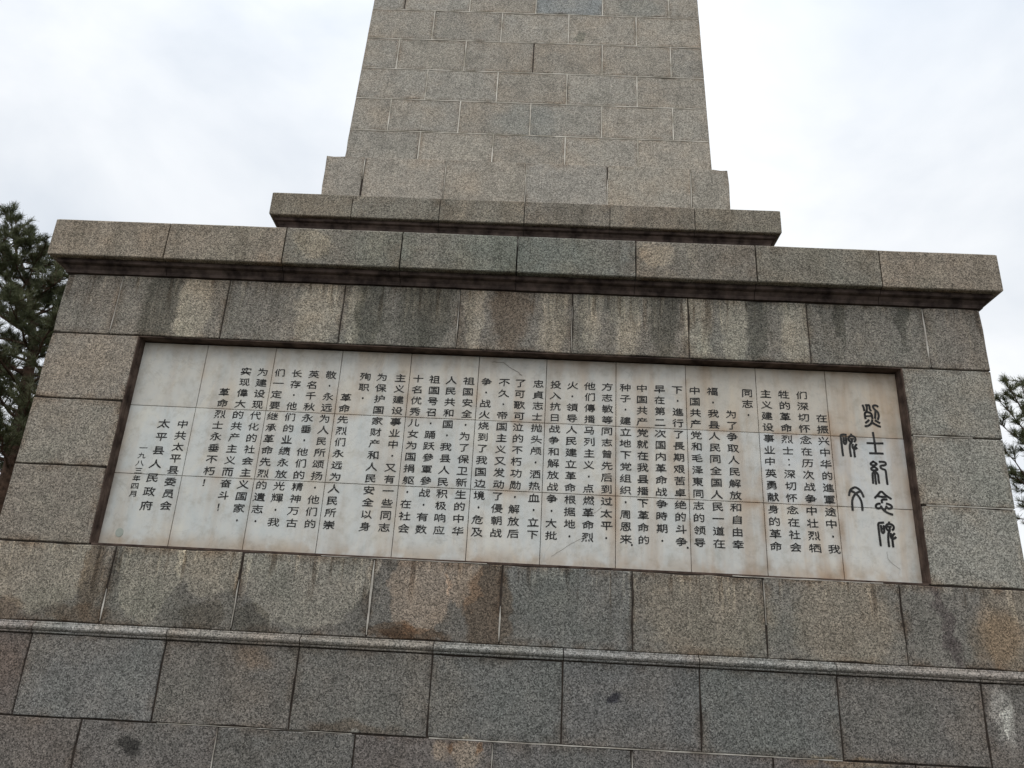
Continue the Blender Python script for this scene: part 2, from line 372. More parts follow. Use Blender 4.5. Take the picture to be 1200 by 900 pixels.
# ------------------------------------------------------------------ the monument
XL, XR, YB = -4.225, 3.865, 5.45
PL, PR, PZ0, PZ1 = -3.45, 3.115, EYE+.945, EYE+2.742     # the recessed inscription panel
mon = empty('memorial_monument', (-.18, 0, 0))
mon['label'] = 'grey granite martyrs memorial with stepped pedestal, tall tapering shaft and white marble inscription panel'
mon['category'] = 'monument'
def core(name, lst, color=None):
    V, F = boxes(lst); return mesh_obj(name, V, F, M_core, mon)

G_base = (.145, .136, .127); G_low = (.155, .141, .123); G_side = (.235, .215, .188); G_frz = (.19, .174, .15)
G_corn = (.215, .197, .171); G_plin = (.33, .306, .268); G_ob = (.35, .32, .272)

# base: two courses under the bead, another below, down to the ground
base = core('base', [(XL+.0-.045+.012, XR+.045-.012, -.045+.012, YB+.04, 0, EYE+.30)])
by = -.045
jb1 = [-3.69, -2.665, -1.66, -.66, .308, 1.31, 2.31, 3.35]
jb2 = [-3.17, -2.17, -1.17, -.18, .815, 1.81, 2.81]
cb1 = [(.235, .205, .195), (.275, .275, .27), (.25, .225, .20), (.235, .225, .205), (.225, .235, .23), (.215, .22, .225), (.225, .235, .23), (.245, .225, .21), (.24, .215, .20)]
cb1 = [tuple(v*.85 for v in c) for c in cb1]
cb2 = [(.22, .19, .17), (.215, .20, .19), (.20, .205, .195), (.215, .19, .18), (.20, .20, .20), (.19, .19, .195), (.205, .185, .18), (.21, .195, .18)]
cb2 = [tuple(v*.92 for v in c) for c in cb2]
cb1 = soft(cb1, .84, (1.02, 1.0, .95)); cb2 = soft(cb2, .82, (1.03, 1.0, .95))
kw = dict(gap=.0034, chip=.5, cham=.0045)
course(base, EYE-.325, EYE+.247, XL-.045, XR+.045, by, YB, jb1, M_base, G_base, cb1, smat=M_side, **kw)
course(base, EYE-.905, EYE-.325, XL-.045, XR+.045, by, YB, jb2, M_base, G_base, cb2, smat=M_side, **kw)
course(base, EYE-1.50, EYE-.905, XL-.10, XR+.10, by-.055, YB, [x+.5 for x in jb2[:-1]], M_base, G_base, smat=M_side, **kw)
course(base, 0, EYE-1.50, XL-.35, XR+.35, by-.30, YB, [x+.2 for x in jb2], M_base, G_base, smat=M_side, **kw)
strip(base, -.64, 2.30, EYE-.329, EYE-.321, by-.0006)
strip(base, -2.62, -1.2, EYE-.3265, EYE-.3235, by+.003, M_obm)
for x, za, zb in ((-.18, -.9, -.34), (.815, -.9, -.34), (-2.17, -.9, -.34)): strip(base, x-.0045, x+.0045, EYE+za, EYE+zb, by-.0006)
# carved bead along the top of the base, cut with the stones below it
zb_ = EYE
bead = [(-.25, zb_+.250), (.052, zb_+.250), (.058, zb_+.256), (.058, zb_+.262), (.052, zb_+.266), (.066, zb_+.272), (.074, zb_+.284), (.075, zb_+.294), (.068, zb_+.307), (.054, zb_+.316), (.038, zb_+.319), (.038, zb_+.330), (.034, zb_+.334), (-.25, zb_+.334)]
sweep(base, 'bead_moulding', bead, XL, XR, 0, YB, jb1, M_base, [tuple(v*1.45 for v in c) for c in cb1], (.3, .29, .27))  # bead stones lightened: the sky's light on the moulding is put into their colour

# pedestal
ped = core('pedestal', [(XL+.015, XR-.015, .012, YB, EYE+.31, PZ0-.01), (XL+.015, XR-.015, .14, YB, PZ0-.01, PZ1+.01), (XL+.015, XR-.015, .012, YB, PZ1+.01, EYE+3.40),
                        (XL+.015, PL-.02, .012, .14, PZ0-.01, PZ1+.01), (PR+.02, XR-.015, .012, .14, PZ0-.01, PZ1+.01)])
jl = [-3.227, -2.215, -1.18, -.178, .828, 1.835, 2.87]
cl = [(.26, .215, .165), (.27, .25, .205), (.25, .24, .20), (.235, .225, .19), (.23, .23, .205), (.26, .24, .20), (.29, .265, .215), (.265, .235, .195)]
cl = [(.235, .195, .15), (.215, .19, .15), (.205, .185, .155), (.205, .185, .155), (.215, .215, .195), (.245, .225, .185), (.265, .24, .195), (.25, .22, .18)]
cl = [tuple(.6*v+.4*sum(c)/3*m for v, m in zip(c, (1.03, 1., .94))) for c in cl]
cl = soft(cl, .82, (1., 1., 1.), .2)
course(ped, EYE+.335, PZ0-.012, XL, XR, 0, YB, jl, M_low, G_low, cl, gap=.003, smat=M_side)
zs = [PZ0-.012, EYE+1.562, EYE+2.14, PZ1+.002]
cL = [(.275, .25, .215), (.32, .30, .26), (.335, .31, .27)]; cR = [(.345, .335, .305), (.335, .325, .295), (.31, .298, .268)]
cL = soft(cL, .86, WM, .2); cR = soft(cR, .87, (1.02, 1.0, .95), .2)
for i in range(3):
    for (a, b, cc) in ((XL, PL, cL[i]), (PR, XR, cR[i])):
        block(ped, 'granite_block', (a, zs[i]), (b, zs[i]), (b, zs[i+1]), (a, zs[i+1]), 0, 0, .30, FRONT(0), M_side, cc, gap=.0045, chip=.5)
    n = 5; ys = np.linspace(.31, YB, n+1)
    for k in range(n):
        block(ped, 'granite_block', (ys[k], zs[i]), (ys[k+1], zs[i]), (ys[k+1], zs[i+1]), (ys[k], zs[i+1]), 0, 0, .25, LEFT(XL), M_side, tint(G_side), nu=3)
        block(ped, 'granite_block', (ys[k], zs[i]), (ys[k+1], zs[i]), (ys[k+1], zs[i+1]), (ys[k], zs[i+1]), 0, 0, .25, RIGHT(XR), M_side, tint(G_side), nu=3)
jf = [-3.715, -2.745, -1.707, -.685, .312, 1.325, 2.358, 3.36]
cf = [(.29, .265, .225), (.29, .265, .22), (.275, .26, .225), (.245, .24, .21), (.255, .24, .21), (.27, .255, .22), (.255, .25, .22), (.25, .245, .215), (.285, .26, .225)]
cf = [tuple(v*1.03*k for v, k in zip(c, (1, 1.01, 1.04))) for c in cf]
cf = soft(cf, .80, WM, .5)
course(ped, PZ1+.002, EYE+3.325, XL, XR, 0, YB, jf, M_frieze, G_frz, cf, gap=.0028, smat=M_side)
for x, za, zb, wd in ((-3.715, 2.76, 3.31, .0055), (3.36, 2.76, 3.31, .0065), (-.685, 2.76, 3.31, .004), (.312, 2.76, 3.2, .004), (-3.227, .36, .60, .006), (-2.215, .36, .72, .005), (-1.18, .36, .92, .009), (-.178, .36, .62, .006), (1.835, .58, .91, .005)):
    strip(ped, x-wd, x+wd, EYE+za, EYE+zb, -.0006)
strip(ped, PR+.02, PR+.50, EYE+2.135, EYE+2.145, -.0006); strip(ped, PR+.05, XR-.02, EYE+1.557, EYE+1.567, -.0006)
strip(ped, 1.6, 2.75, PZ0-.016, PZ0-.009, .0); strip(ped, -1.6, -.3, PZ0-.015, PZ0-.010, .0)

# the two cornices
def cprof(z0, z1, P):
    return [(-.30, z1), (P-.012, z1), (P, z1-.012), (P, z0+.008), (P-.007, z0), (P*.30, z0+.003), (-.30, z0+.003)]
def bprof(z0, P, sc=1.):
    return [(-.28, z0-.001), (P*.56, z0-.001), (P*.57, z0-.036*sc), (P*.50, z0-.042*sc), (P*.30, z0-.046*sc), (P*.26, z0-.058*sc), (P*.13, z0-.078*sc), (P*.10, z0-.108*sc), (-.28, z0-.108*sc)]
corn = core('cornice', [(XL+.02, XR-.02, .02, YB-.02, EYE+3.33, EYE+3.79)])
jc = [-3.325, -2.268, -1.222, -.194, .852, 1.904, 2.98]
cc = [(.335, .295, .24), (.315, .28, .23), (.255, .24, .21), (.245, .25, .225), (.225, .235, .22), (.255, .24, .21), (.25, .24, .205), (.32, .28, .23)]
cc = soft(cc, .87, WM, .25)
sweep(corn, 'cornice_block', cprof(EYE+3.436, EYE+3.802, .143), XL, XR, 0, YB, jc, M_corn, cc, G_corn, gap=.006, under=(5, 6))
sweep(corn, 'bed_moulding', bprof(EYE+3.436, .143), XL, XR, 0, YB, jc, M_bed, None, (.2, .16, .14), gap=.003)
NXL, NXR, NY, NYB = -2.612, 2.272, .60, 4.85
up = core('upper_cornice', [(NXL, NXR, NY, NYB, EYE+3.79, EYE+4.59)])
ju = [-1.894, -1.012, -.164, .688, 1.527]
cu = [(.275, .255, .21), (.265, .255, .22), (.275, .26, .22), (.26, .245, .215), (.28, .255, .215), (.265, .25, .21)]
cu = soft(cu, .84, WM, .4)
for i in range(1):
    course(up, EYE+3.81, EYE+4.24, NXL, NXR, NY, NYB, [-1.9, -1.0, -.16, .7, 1.5], M_side, G_corn, side=True)
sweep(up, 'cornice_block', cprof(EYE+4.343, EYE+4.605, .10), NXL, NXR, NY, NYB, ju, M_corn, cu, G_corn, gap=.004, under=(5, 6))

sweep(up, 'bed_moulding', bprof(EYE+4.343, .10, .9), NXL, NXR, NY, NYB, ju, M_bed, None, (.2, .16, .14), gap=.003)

# plinth under the shaft
PLX, PRX, PY, PYB = -2.278, 1.93, .64, 4.81
pli = core('plinth', [(PLX+.02, PRX-.02, PY+.012, PYB-.02, EYE+4.60, EYE+5.16)])
jp = [-1.865, -1.010, -.170, .673, 1.531]
cp = [(.37, .35, .315), (.385, .362, .32), (.40, .372, .322), (.375, .37, .345), (.40, .38, .33), (.36, .342, .30)]
cp = soft(cp, .92, WM, .5)
course(pli, EYE+4.607, EYE+5.178, PLX, PRX, PY, PYB, jp, M_obel, G_plin, cp, gap=.004)
for x, za, zb in ((-1.01, 4.66, 5.17), (-.17, 4.62, 5.17), (.673, 4.62, 5.0), (1.531, 4.62, 5.17), (-1.865, 4.9, 5.17)):
    strip(pli, x-.0055, x+.0055, EYE+za, EYE+zb, PY-.0006, M_obm)

# tapering shaft
CX, HW, OY, KX, KY, Z0 = -.168, 1.955, .742, .0215, .032, EYE+5.18
def sx(z): return HW-KX*(z-Z0)
def sy(z): return OY+KY*(z-Z0)
rows = [EYE+v for v in (5.180, 5.612, 6.054, 6.489, 6.938, 7.388, 7.83, 8.27, 8.71, 9.15, 9.59)]
YC = 2.72
ztop = rows[-1]
V = []; F = []
for z in (Z0, ztop):
    h = sx(z)-.012; V += [(CX-h, sy(z)+.012, z), (CX+h, sy(z)+.012, z), (CX+h, 2*YC-sy(z)-.012, z), (CX-h, 2*YC-sy(z)-.012, z)]
F = [(0, 1, 2, 3), (4, 5, 6, 7), (0, 1, 5, 4), (1, 2, 6, 5), (2, 3, 7, 6), (3, 0, 4, 7)]
shaft = mesh_obj('shaft', V, F, M_core, mon)
oddj = [-1.335, -.545, .228, 1.005]; evj = [-1.700, -.935, -.160, .617, 1.388]
for i in range(len(rows)-1):
    z0, z1 = rows[i], rows[i+1]; jj = oddj if i % 2 == 0 else evj
    cols = [tint(G_ob, .07, .02) for _ in range(len(jj)+1)]
    if i == 5: cols[3] = (.29, .30, .29)
    course(shaft, z0, z1, CX-sx(z0), CX+sx(z0), sy(z0), 2*YC-sy(z0), jj, M_obel, G_ob, cols, x_l1=CX-sx(z1), x_r1=CX+sx(z1), y1=sy(z1), gap=.0048, jit=.0015, rimw=.05, proud=.001, chip=.3)
    # pale pointing follows the leaning face
    for x in jj:
        if rng.random() < .05: continue
        w_ = .0060
        V = [(x-w_, sy(z0)-.0010, z0+.004), (x+w_, sy(z0)-.0010, z0+.004), (x+w_, sy(z1)-.0010, z1-.004), (x-w_, sy(z1)-.0010, z1-.004)]
        V += [(a, b+.02, c) for a, b, c in V]
        mesh_obj('mortar_joint', V, F, M_obm, shaft)
    if i: strip(shaft, CX-sx(z0)+.01, CX+sx(z0)-.01, z0-.0048, z0+.0048, sy(z0)-.0010, M_obm)
# the part of the shaft above the picture, and its cap
zc, zp = ztop+6.0, ztop+7.2
V = []
for z, k in ((ztop+.004, 0), (zc, 0)):
    h = sx(z); V += [(CX-h, sy(z), z), (CX+h, sy(z), z), (CX+h, 2*YC-sy(z), z), (CX-h, 2*YC-sy(z), z)]
V.append((CX, YC, zp))
mesh_obj('upper_shaft', V, [(0, 1, 2, 3), (0, 1, 5, 4), (1, 2, 6, 5), (2, 3, 7, 6), (3, 0, 4, 7), (4, 5, 8), (5, 6, 8), (6, 7, 8), (7, 4, 8)], M_obel, mon, G_ob)

# ------------------------------------------------------------------ inscription panel
MY = .110                                                   # marble face
panel = core('inscription_panel', [(PL-.012, PR+.012, MY+.016, MY+.03, PZ0-.008, PZ1+.004)])
# stepped stone lining of the recess
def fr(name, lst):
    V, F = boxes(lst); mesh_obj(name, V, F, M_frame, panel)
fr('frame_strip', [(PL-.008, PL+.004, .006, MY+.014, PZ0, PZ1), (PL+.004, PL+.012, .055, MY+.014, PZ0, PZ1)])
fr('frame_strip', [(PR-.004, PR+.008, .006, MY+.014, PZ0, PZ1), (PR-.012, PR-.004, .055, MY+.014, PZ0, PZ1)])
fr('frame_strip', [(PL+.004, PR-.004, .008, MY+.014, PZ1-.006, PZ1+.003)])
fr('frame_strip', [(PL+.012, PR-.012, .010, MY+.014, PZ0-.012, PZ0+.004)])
tx = [-3.440, -2.872, -2.268, -1.679, -1.072, -.479, .109, .709, 1.307, 1.907, 2.501, 3.105]
tz = [PZ0+.006, EYE+1.544, EYE+2.142, PZ1-.014]
for i in range(11):
    for j in range(3):
        g = .0022
        f_ = i/10.
        base_c = np.array((.65, .655, .62))*(1-f_*.5)+np.array((.67, .63, .575))*(f_*.5)
        if j == 2: base_c = base_c*np.array((.97, .94, .91))
        if j == 1 and i >= 9: base_c = np.array((.66, .66, .64))
        if i >= 8 and j == 2: base_c = base_c*np.array((.96, .92, .87))
        cl_ = tuple(base_c*(1+rng.uniform(-.035, .03)))
        block(panel, 'marble_tile', (tx[i], tz[j]), (tx[i+1], tz[j]), (tx[i+1], tz[j+1]), (tx[i], tz[j+1]), rng.uniform(-.0008, .0008), rng.uniform(-.0008, .0008), .016, FRONT(MY), M_marble, cl_, gap=g, jit=.0008, rimw=.075, chip=0, cham=.0015, nu=3, nv=3)
# hairline cracks and a round old patch in the marble
M_crack = simple('crack_dirt', (.14, .12, .10), (.25, .22, .19), 20)
def crack(pts, wd=.0022):
    V = []; F = []; pp = []
    for a, b in zip(pts[:-1], pts[1:]):
        for t in np.linspace(0, 1, 6, endpoint=False): pp.append((a[0]+(b[0]-a[0])*t+rng.uniform(-.004, .004), a[1]+(b[1]-a[1])*t+rng.uniform(-.004, .004)))
    pp.append(pts[-1]); y = MY-.0022
    for k, (x, z) in enumerate(pp):
        d = np.array(pp[min(k+1, len(pp)-1)])-np.array(pp[max(k-1, 0)]); d = d/np.linalg.norm(d); nx, nz = -d[1]*wd/2, d[0]*wd/2
        V += [(x-nx, y, z-nz), (x+nx, y, z+nz)]
    for k in range(len(pp)-1): F.append([2*k, 2*k+1, 2*k+3, 2*k+2])
    mesh_obj('crack', V, F, M_crack, panel)
crack([(-.365, 4.282), (-.268, 4.279), (-.191, 4.226), (-.1, 4.167)], .004); crack([(.2, 2.631), (.327, 2.718), (.495, 2.822)]); crack([(2.853, 2.80), (2.855, 2.74), (2.882, 2.708), (2.943, 2.658)]); crack([(.493, 2.967), (.596, 3.042)])
M_patch = simple('round_cement_patch', (.34, .37, .32), (.42, .44, .39), 25)
V = [(-3.284+.032*math.cos(a), MY-.0020, 2.654+.036*math.sin(a)) for a in np.linspace(0, 2*math.pi, 22, endpoint=False)]
V += [(x, MY+.001, z) for x, y, z in V]
mesh_obj('round_patch', V, [list(range(22))]+[[k, (k+1) % 22, 22+(k+1) % 22, 22+k] for k in range(22)], M_patch, panel)

# ------------------------------------------------------------------ the inscription, cut and painted black, read from right to left
COLS = [
 (2.44, 2, '在振兴中华的進軍途中，我'), (2.29, 0, '们深切怀念在历次战争中壮烈牺'), (2.137, 0, '牲的革命烈士；深切怀念在社会'),
 (1.984, 0, '主义建设事业中英勇献身的革命'), (1.826, 0, '同志。'), (1.684, 2, '为了争取人民解放和自由幸'),
 (1.533, 0, '福，我县人民同全国人民一道在'), (1.380, 0, '中国共产党和毛泽東同志的领导'), (1.233, 0, '下，進行了長期艰苦卓绝的斗争，'),
 (1.081, 0, '早在第二次国内革命战争時期，'), (.932, 0, '中国共产党就在我县播下革命的'), (.790, 0, '种子，建立地下党组织，周恩来、'),
 (.635, 0, '方志敏等同志曾先后到过太平。'), (.487, 0, '他们傳播马列主义，点燃革命烈'), (.338, 0, '火，領导人民建立革命根据地。'),
 (.192, 0, '投入抗日战争和解放战争，大批'), (.044, 0, '忠貞志士抛头颅，洒热血，立下'), (-.112, 0, '了可歌可泣的不朽功勋，解放后'),
 (-.251, 0, '不久，帝国主义又发动了侵朝战'), (-.404, 0, '争，战火烧到了我国边境，危及'), (-.557, 0, '祖国安全，为了保卫新生的中华'),
 (-.708, 0, '人民共和国，我县人民积极响应'), (-.852, 0, '祖国号召，踊跃參軍參战，有数'), (-.996, 0, '十名优秀儿女为国捐躯，在社会'),
 (-1.151, 0, '主义建设事业中，又有一些同志'), (-1.308, 0, '为保护国家财产和人民安全以身'), (-1.455, 0, '殉职。'),
 (-1.600, 2, '革命先烈们永远为人民所崇'), (-1.755, 0, '敬，永远为人民所颂扬，他们的'), (-1.903, 0, '英名千秋永垂，他们的精神万古'),
 (-2.052, 0, '长存，他们的业绩永放光輝，我'), (-2.201, 0, '们一定要继承革命先烈的遺志，'), (-2.350, 0, '为建设现代化的社会主义国家，'),
 (-2.497, 0, '实现偉大的共产主义而奋斗！'), (-2.654, 2, '革命烈士永垂不朽！')]
SIGN = [(-2.956, 1.990, .100, .095, '中共太平县委员会'), (-3.113, 1.988, .1175, .100, '太平县人民政府'), (-3.243, 1.766, .065, .066, '一九八三年四月')]
_gl = {}
def glyph(ch):
    if ch in _gl: return _gl[ch]
    c = bpy.data.curves.new('glyph', 'FONT'); c.body = ch; c.size = 1; c.resolution_u = 2; c.fill_mode = 'FRONT'
    o = bpy.data.objects.new('glyph', c); COL.objects.link(o); bpy.context.view_layer.update()
    me = bpy.data.meshes.new_from_object(o.evaluated_get(bpy.context.evaluated_depsgraph_get()))
    V = np.array([v.co[:] for v in me.vertices]).reshape(-1, 3); F = [list(p.vertices) for p in me.polygons]
    bpy.data.objects.remove(o); bpy.data.curves.remove(c); bpy.data.meshes.remove(me)
    _gl[ch] = (V, F); return _gl[ch]
PUN = '，。；、'
def column(x, z0, pitch, size, text, name='inscription_column'):
    V = []; F = []; row = 0
    for k, ch in enumerate(text):
        z = z0-row*pitch; xx = x+rng.uniform(-.002, .002)
        if ch in '，。、' :
            last = (ch == '、' or row >= 14)
            if last: z = z+pitch*.55; xx = x+size*.52
            g = [(.0, .0), (.010, .003), (.013, -.006), (.004, -.011)] if True else None
            b = len(V); s = 1.25*size/.1
            for a, c in ((-.006, .004), (.001, .008), (.007, .003), (.006, -.005), (-.001, -.009), (-.006, -.004)): V.append((xx+a*s, MY-.0018, z+c*s))
            F.append([b+i for i in range(6)])
            if not last: row += 1
            continue
        gv, gf = glyph(ch); b = len(V)
        sx_, sz_ = size*1.04*rng.uniform(.96, 1.04), size*.79*rng.uniform(.95, 1.03)
        slant = .05
        if ch == '；':
            for dz in (.022, -.022):
                b = len(V)
                for a in range(6): V.append((xx+.0075*math.cos(a*1.0472), MY-.0018, z+dz+.0075*math.sin(a*1.0472)))
                F.append([b+i for i in range(6)])
            row += 1; continue
        # brush weight: the outline laid down three times, a hair apart
        wa = rng.uniform(-1, 1, 6)
        for n_, (ox, oz) in enumerate(((-.012, -.019), (.012, .019), (.0, .0))):
            b = len(V)
            for p in gv:
                lx = (p[0]-.5+ox)*sx_; lz = (p[1]-.38+oz)*sz_
                # clerical-script feel: strokes flare outwards at the feet
                lx *= 1+.12*max(0, -lz/size)
                ux, uz = lx/size, lz/size
                lx += size*(.022*wa[0]*math.sin(5.5*uz+3*wa[1])+.016*wa[2]*math.sin(9*uz+4*ux+3*wa[3]))
                lz += size*(-.07*ux*ux*4*.5*(1 if uz < -.15 else -.35)+.020*wa[4]*math.sin(6*ux+3*wa[5])+.05*wa[2]*ux*uz)
                V.append((xx+lx, MY-.0018-.00007*n_, z+lz+.02*lx))
            F += [[b+i for i in q_] for q_ in gf]
        row += 1
    o = mesh_obj(name, V, F, M_ink, panel)
    return o
for x, ind, s in COLS: column(x, EYE+2.495-.1*ind, .0998, .094, s)
for x, z0, pt, sz, s in SIGN: column(x, EYE+z0, pt, sz, s, 'signature_column')

TITLE = [
  ('lie',[[(2.796, 4.03), (2.802, 4.012), (2.806, 3.978)], [(2.823, 4.035), (2.83, 4.02), (2.828, 3.993), (2.824, 3.969)], [(2.83, 4.023), (2.847, 4.035), (2.854, 4.021), (2.852, 3.994), (2.862, 3.981)], [(2.824, 3.969), (2.807, 3.958), (2.805, 3.934), (2.808, 3.907)], [(2.827, 3.969), (2.852, 3.963), (2.865, 3.947), (2.865, 3.91)], [(2.809, 3.931), (2.862, 3.934)], [(2.923, 4.018), (2.917, 4.029), (2.898, 4.032), (2.881, 4.026), (2.884, 4.005), (2.899, 3.989), (2.917, 3.973), (2.922, 3.949), (2.919, 3.926), (2.91, 3.905)], [(2.899, 3.989), (2.896, 3.962), (2.888, 3.914)], [(2.835, 3.898), (2.823, 3.884), (2.804, 3.871)], [(2.887, 3.897), (2.904, 3.886), (2.923, 3.874)], [(2.862, 3.899), (2.858, 3.876), (2.837, 3.854), (2.817, 3.843), (2.796, 3.841)], [(2.858, 3.876), (2.879, 3.863), (2.903, 3.849), (2.924, 3.842)]]),
  ('shi',[[(2.856, 3.789), (2.859, 3.73), (2.861, 3.68), (2.86, 3.615)], [(2.796, 3.693), (2.863, 3.693), (2.929, 3.696)], [(2.808, 3.605), (2.861, 3.607), (2.92, 3.607)]]),
  ('ji',[[(2.831, 3.536), (2.845, 3.525), (2.86, 3.516), (2.843, 3.505), (2.83, 3.502), (2.812, 3.504), (2.805, 3.517), (2.819, 3.527), (2.831, 3.536)], [(2.832, 3.493), (2.847, 3.482), (2.862, 3.468), (2.841, 3.461), (2.829, 3.459), (2.81, 3.462), (2.805, 3.475), (2.819, 3.485), (2.832, 3.493)], [(2.833, 3.502), (2.832, 3.493)], [(2.834, 3.455), (2.834, 3.436), (2.832, 3.397), (2.832, 3.343)], [(2.834, 3.449), (2.814, 3.438), (2.811, 3.409), (2.809, 3.349)], [(2.834, 3.449), (2.851, 3.44), (2.858, 3.421), (2.856, 3.386), (2.857, 3.352)], [(2.879, 3.535), (2.912, 3.537), (2.931, 3.531), (2.931, 3.513), (2.914, 3.506), (2.885, 3.502), (2.884, 3.483), (2.901, 3.473), (2.922, 3.469), (2.924, 3.443), (2.923, 3.395), (2.924, 3.345)]]),
  ('nian',[[(2.808, 3.228), (2.833, 3.251), (2.866, 3.292), (2.895, 3.256), (2.94, 3.226)], [(2.833, 3.245), (2.863, 3.24), (2.902, 3.241)], [(2.906, 3.22), (2.86, 3.218), (2.863, 3.19)], [(2.847, 3.183), (2.826, 3.182), (2.807, 3.165), (2.812, 3.145), (2.833, 3.142), (2.852, 3.152), (2.852, 3.164)], [(2.852, 3.161), (2.858, 3.143), (2.876, 3.122), (2.905, 3.106), (2.937, 3.097)], [(2.896, 3.185), (2.923, 3.18), (2.939, 3.165), (2.934, 3.15), (2.912, 3.144), (2.901, 3.15), (2.892, 3.163)], [(2.892, 3.163), (2.88, 3.132)]]),
  ('bei',[[(2.857, 3.029), (2.833, 3.027), (2.811, 3.023), (2.81, 2.971), (2.811, 2.916), (2.812, 2.841)], [(2.832, 3.005), (2.832, 2.978), (2.832, 2.953), (2.841, 2.942), (2.854, 2.955), (2.853, 2.979), (2.854, 3.005)], [(2.832, 2.978), (2.853, 2.98)], [(2.9, 3.036), (2.9, 3.021), (2.879, 3.014), (2.87, 2.998), (2.874, 2.977), (2.883, 2.968)], [(2.9, 3.021), (2.922, 3.016), (2.933, 3.001), (2.931, 2.983), (2.918, 2.971)], [(2.883, 2.997), (2.912, 2.997)], [(2.898, 2.996), (2.899, 2.966), (2.883, 2.947), (2.878, 2.91), (2.876, 2.874), (2.877, 2.838)], [(2.904, 2.945), (2.898, 2.917), (2.908, 2.901), (2.926, 2.904), (2.94, 2.916)], [(2.933, 2.946), (2.917, 2.93), (2.91, 2.906), (2.909, 2.876), (2.909, 2.836)]]),
  ('bei2',[[(2.632, 3.757), (2.607, 3.759), (2.584, 3.753), (2.584, 3.727), (2.586, 3.661), (2.586, 3.611), (2.588, 3.572)], [(2.607, 3.734), (2.605, 3.708), (2.605, 3.681), (2.615, 3.674), (2.625, 3.686), (2.628, 3.712), (2.626, 3.734)], [(2.605, 3.708), (2.627, 3.709)], [(2.673, 3.766), (2.673, 3.751), (2.652, 3.741), (2.645, 3.723), (2.65, 3.707), (2.658, 3.699)], [(2.673, 3.751), (2.696, 3.745), (2.705, 3.729), (2.703, 3.709), (2.691, 3.699)], [(2.663, 3.723), (2.688, 3.724)], [(2.675, 3.724), (2.672, 3.694), (2.655, 3.68), (2.649, 3.65), (2.65, 3.611), (2.652, 3.57)], [(2.678, 3.677), (2.671, 3.655), (2.679, 3.635), (2.698, 3.638), (2.709, 3.647)], [(2.708, 3.678), (2.694, 3.659), (2.683, 3.636), (2.683, 3.603), (2.684, 3.567)]]),
  ('wen',[[(2.602, 3.238), (2.61, 3.269), (2.62, 3.289), (2.638, 3.301), (2.657, 3.311), (2.678, 3.303), (2.698, 3.286), (2.71, 3.262), (2.719, 3.231)], [(2.623, 3.276), (2.641, 3.271), (2.661, 3.256), (2.68, 3.235), (2.695, 3.204), (2.7, 3.167), (2.698, 3.12)], [(2.7, 3.277), (2.674, 3.269), (2.647, 3.246), (2.629, 3.217), (2.621, 3.182), (2.62, 3.145), (2.619, 3.117)]]),
]
def stroke(V, F, pts, wd):
    P = [np.array(p, float) for p in pts]
    # round the polyline off
    for _ in range(2):
        if len(P) > 2:
            Q = [P[0]]
            for a, b in zip(P[:-1], P[1:]): Q += [a*.75+b*.25, a*.25+b*.75]
            Q.append(P[-1]); P = Q
    n = len(P); b0 = len(V); y = MY-.0019
    for k in range(n):
        d = P[min(k+1, n-1)]-P[max(k-1, 0)]; l = np.linalg.norm(d); d = d/(l or 1); nv = np.array((-d[1], d[0]))
        wl = wd*(.82 if k in (0, n-1) else 1.)/2
        e = P[k]+(-d*wd*.2 if k == 0 else d*wd*.2 if k == n-1 else 0)
        V.append((e[0]-nv[0]*wl, y, e[1]-nv[1]*wl)); V.append((e[0]+nv[0]*wl, y, e[1]+nv[1]*wl))
    for k in range(n-1): F.append([b0+2*k, b0+2*k+1, b0+2*k+3, b0+2*k+2])
def area(F, V): pass
for k_, (nm, strokes) in enumerate(TITLE):
    V = []; F = []
    for s_i, s in enumerate(strokes):
        b = len(V); stroke(V, F, s, .0185)
        for i in range(b, len(V)): V[i] = (V[i][0], V[i][1]-.00006*s_i, V[i][2])
    mesh_obj('title_character', V, F, M_ink, panel)

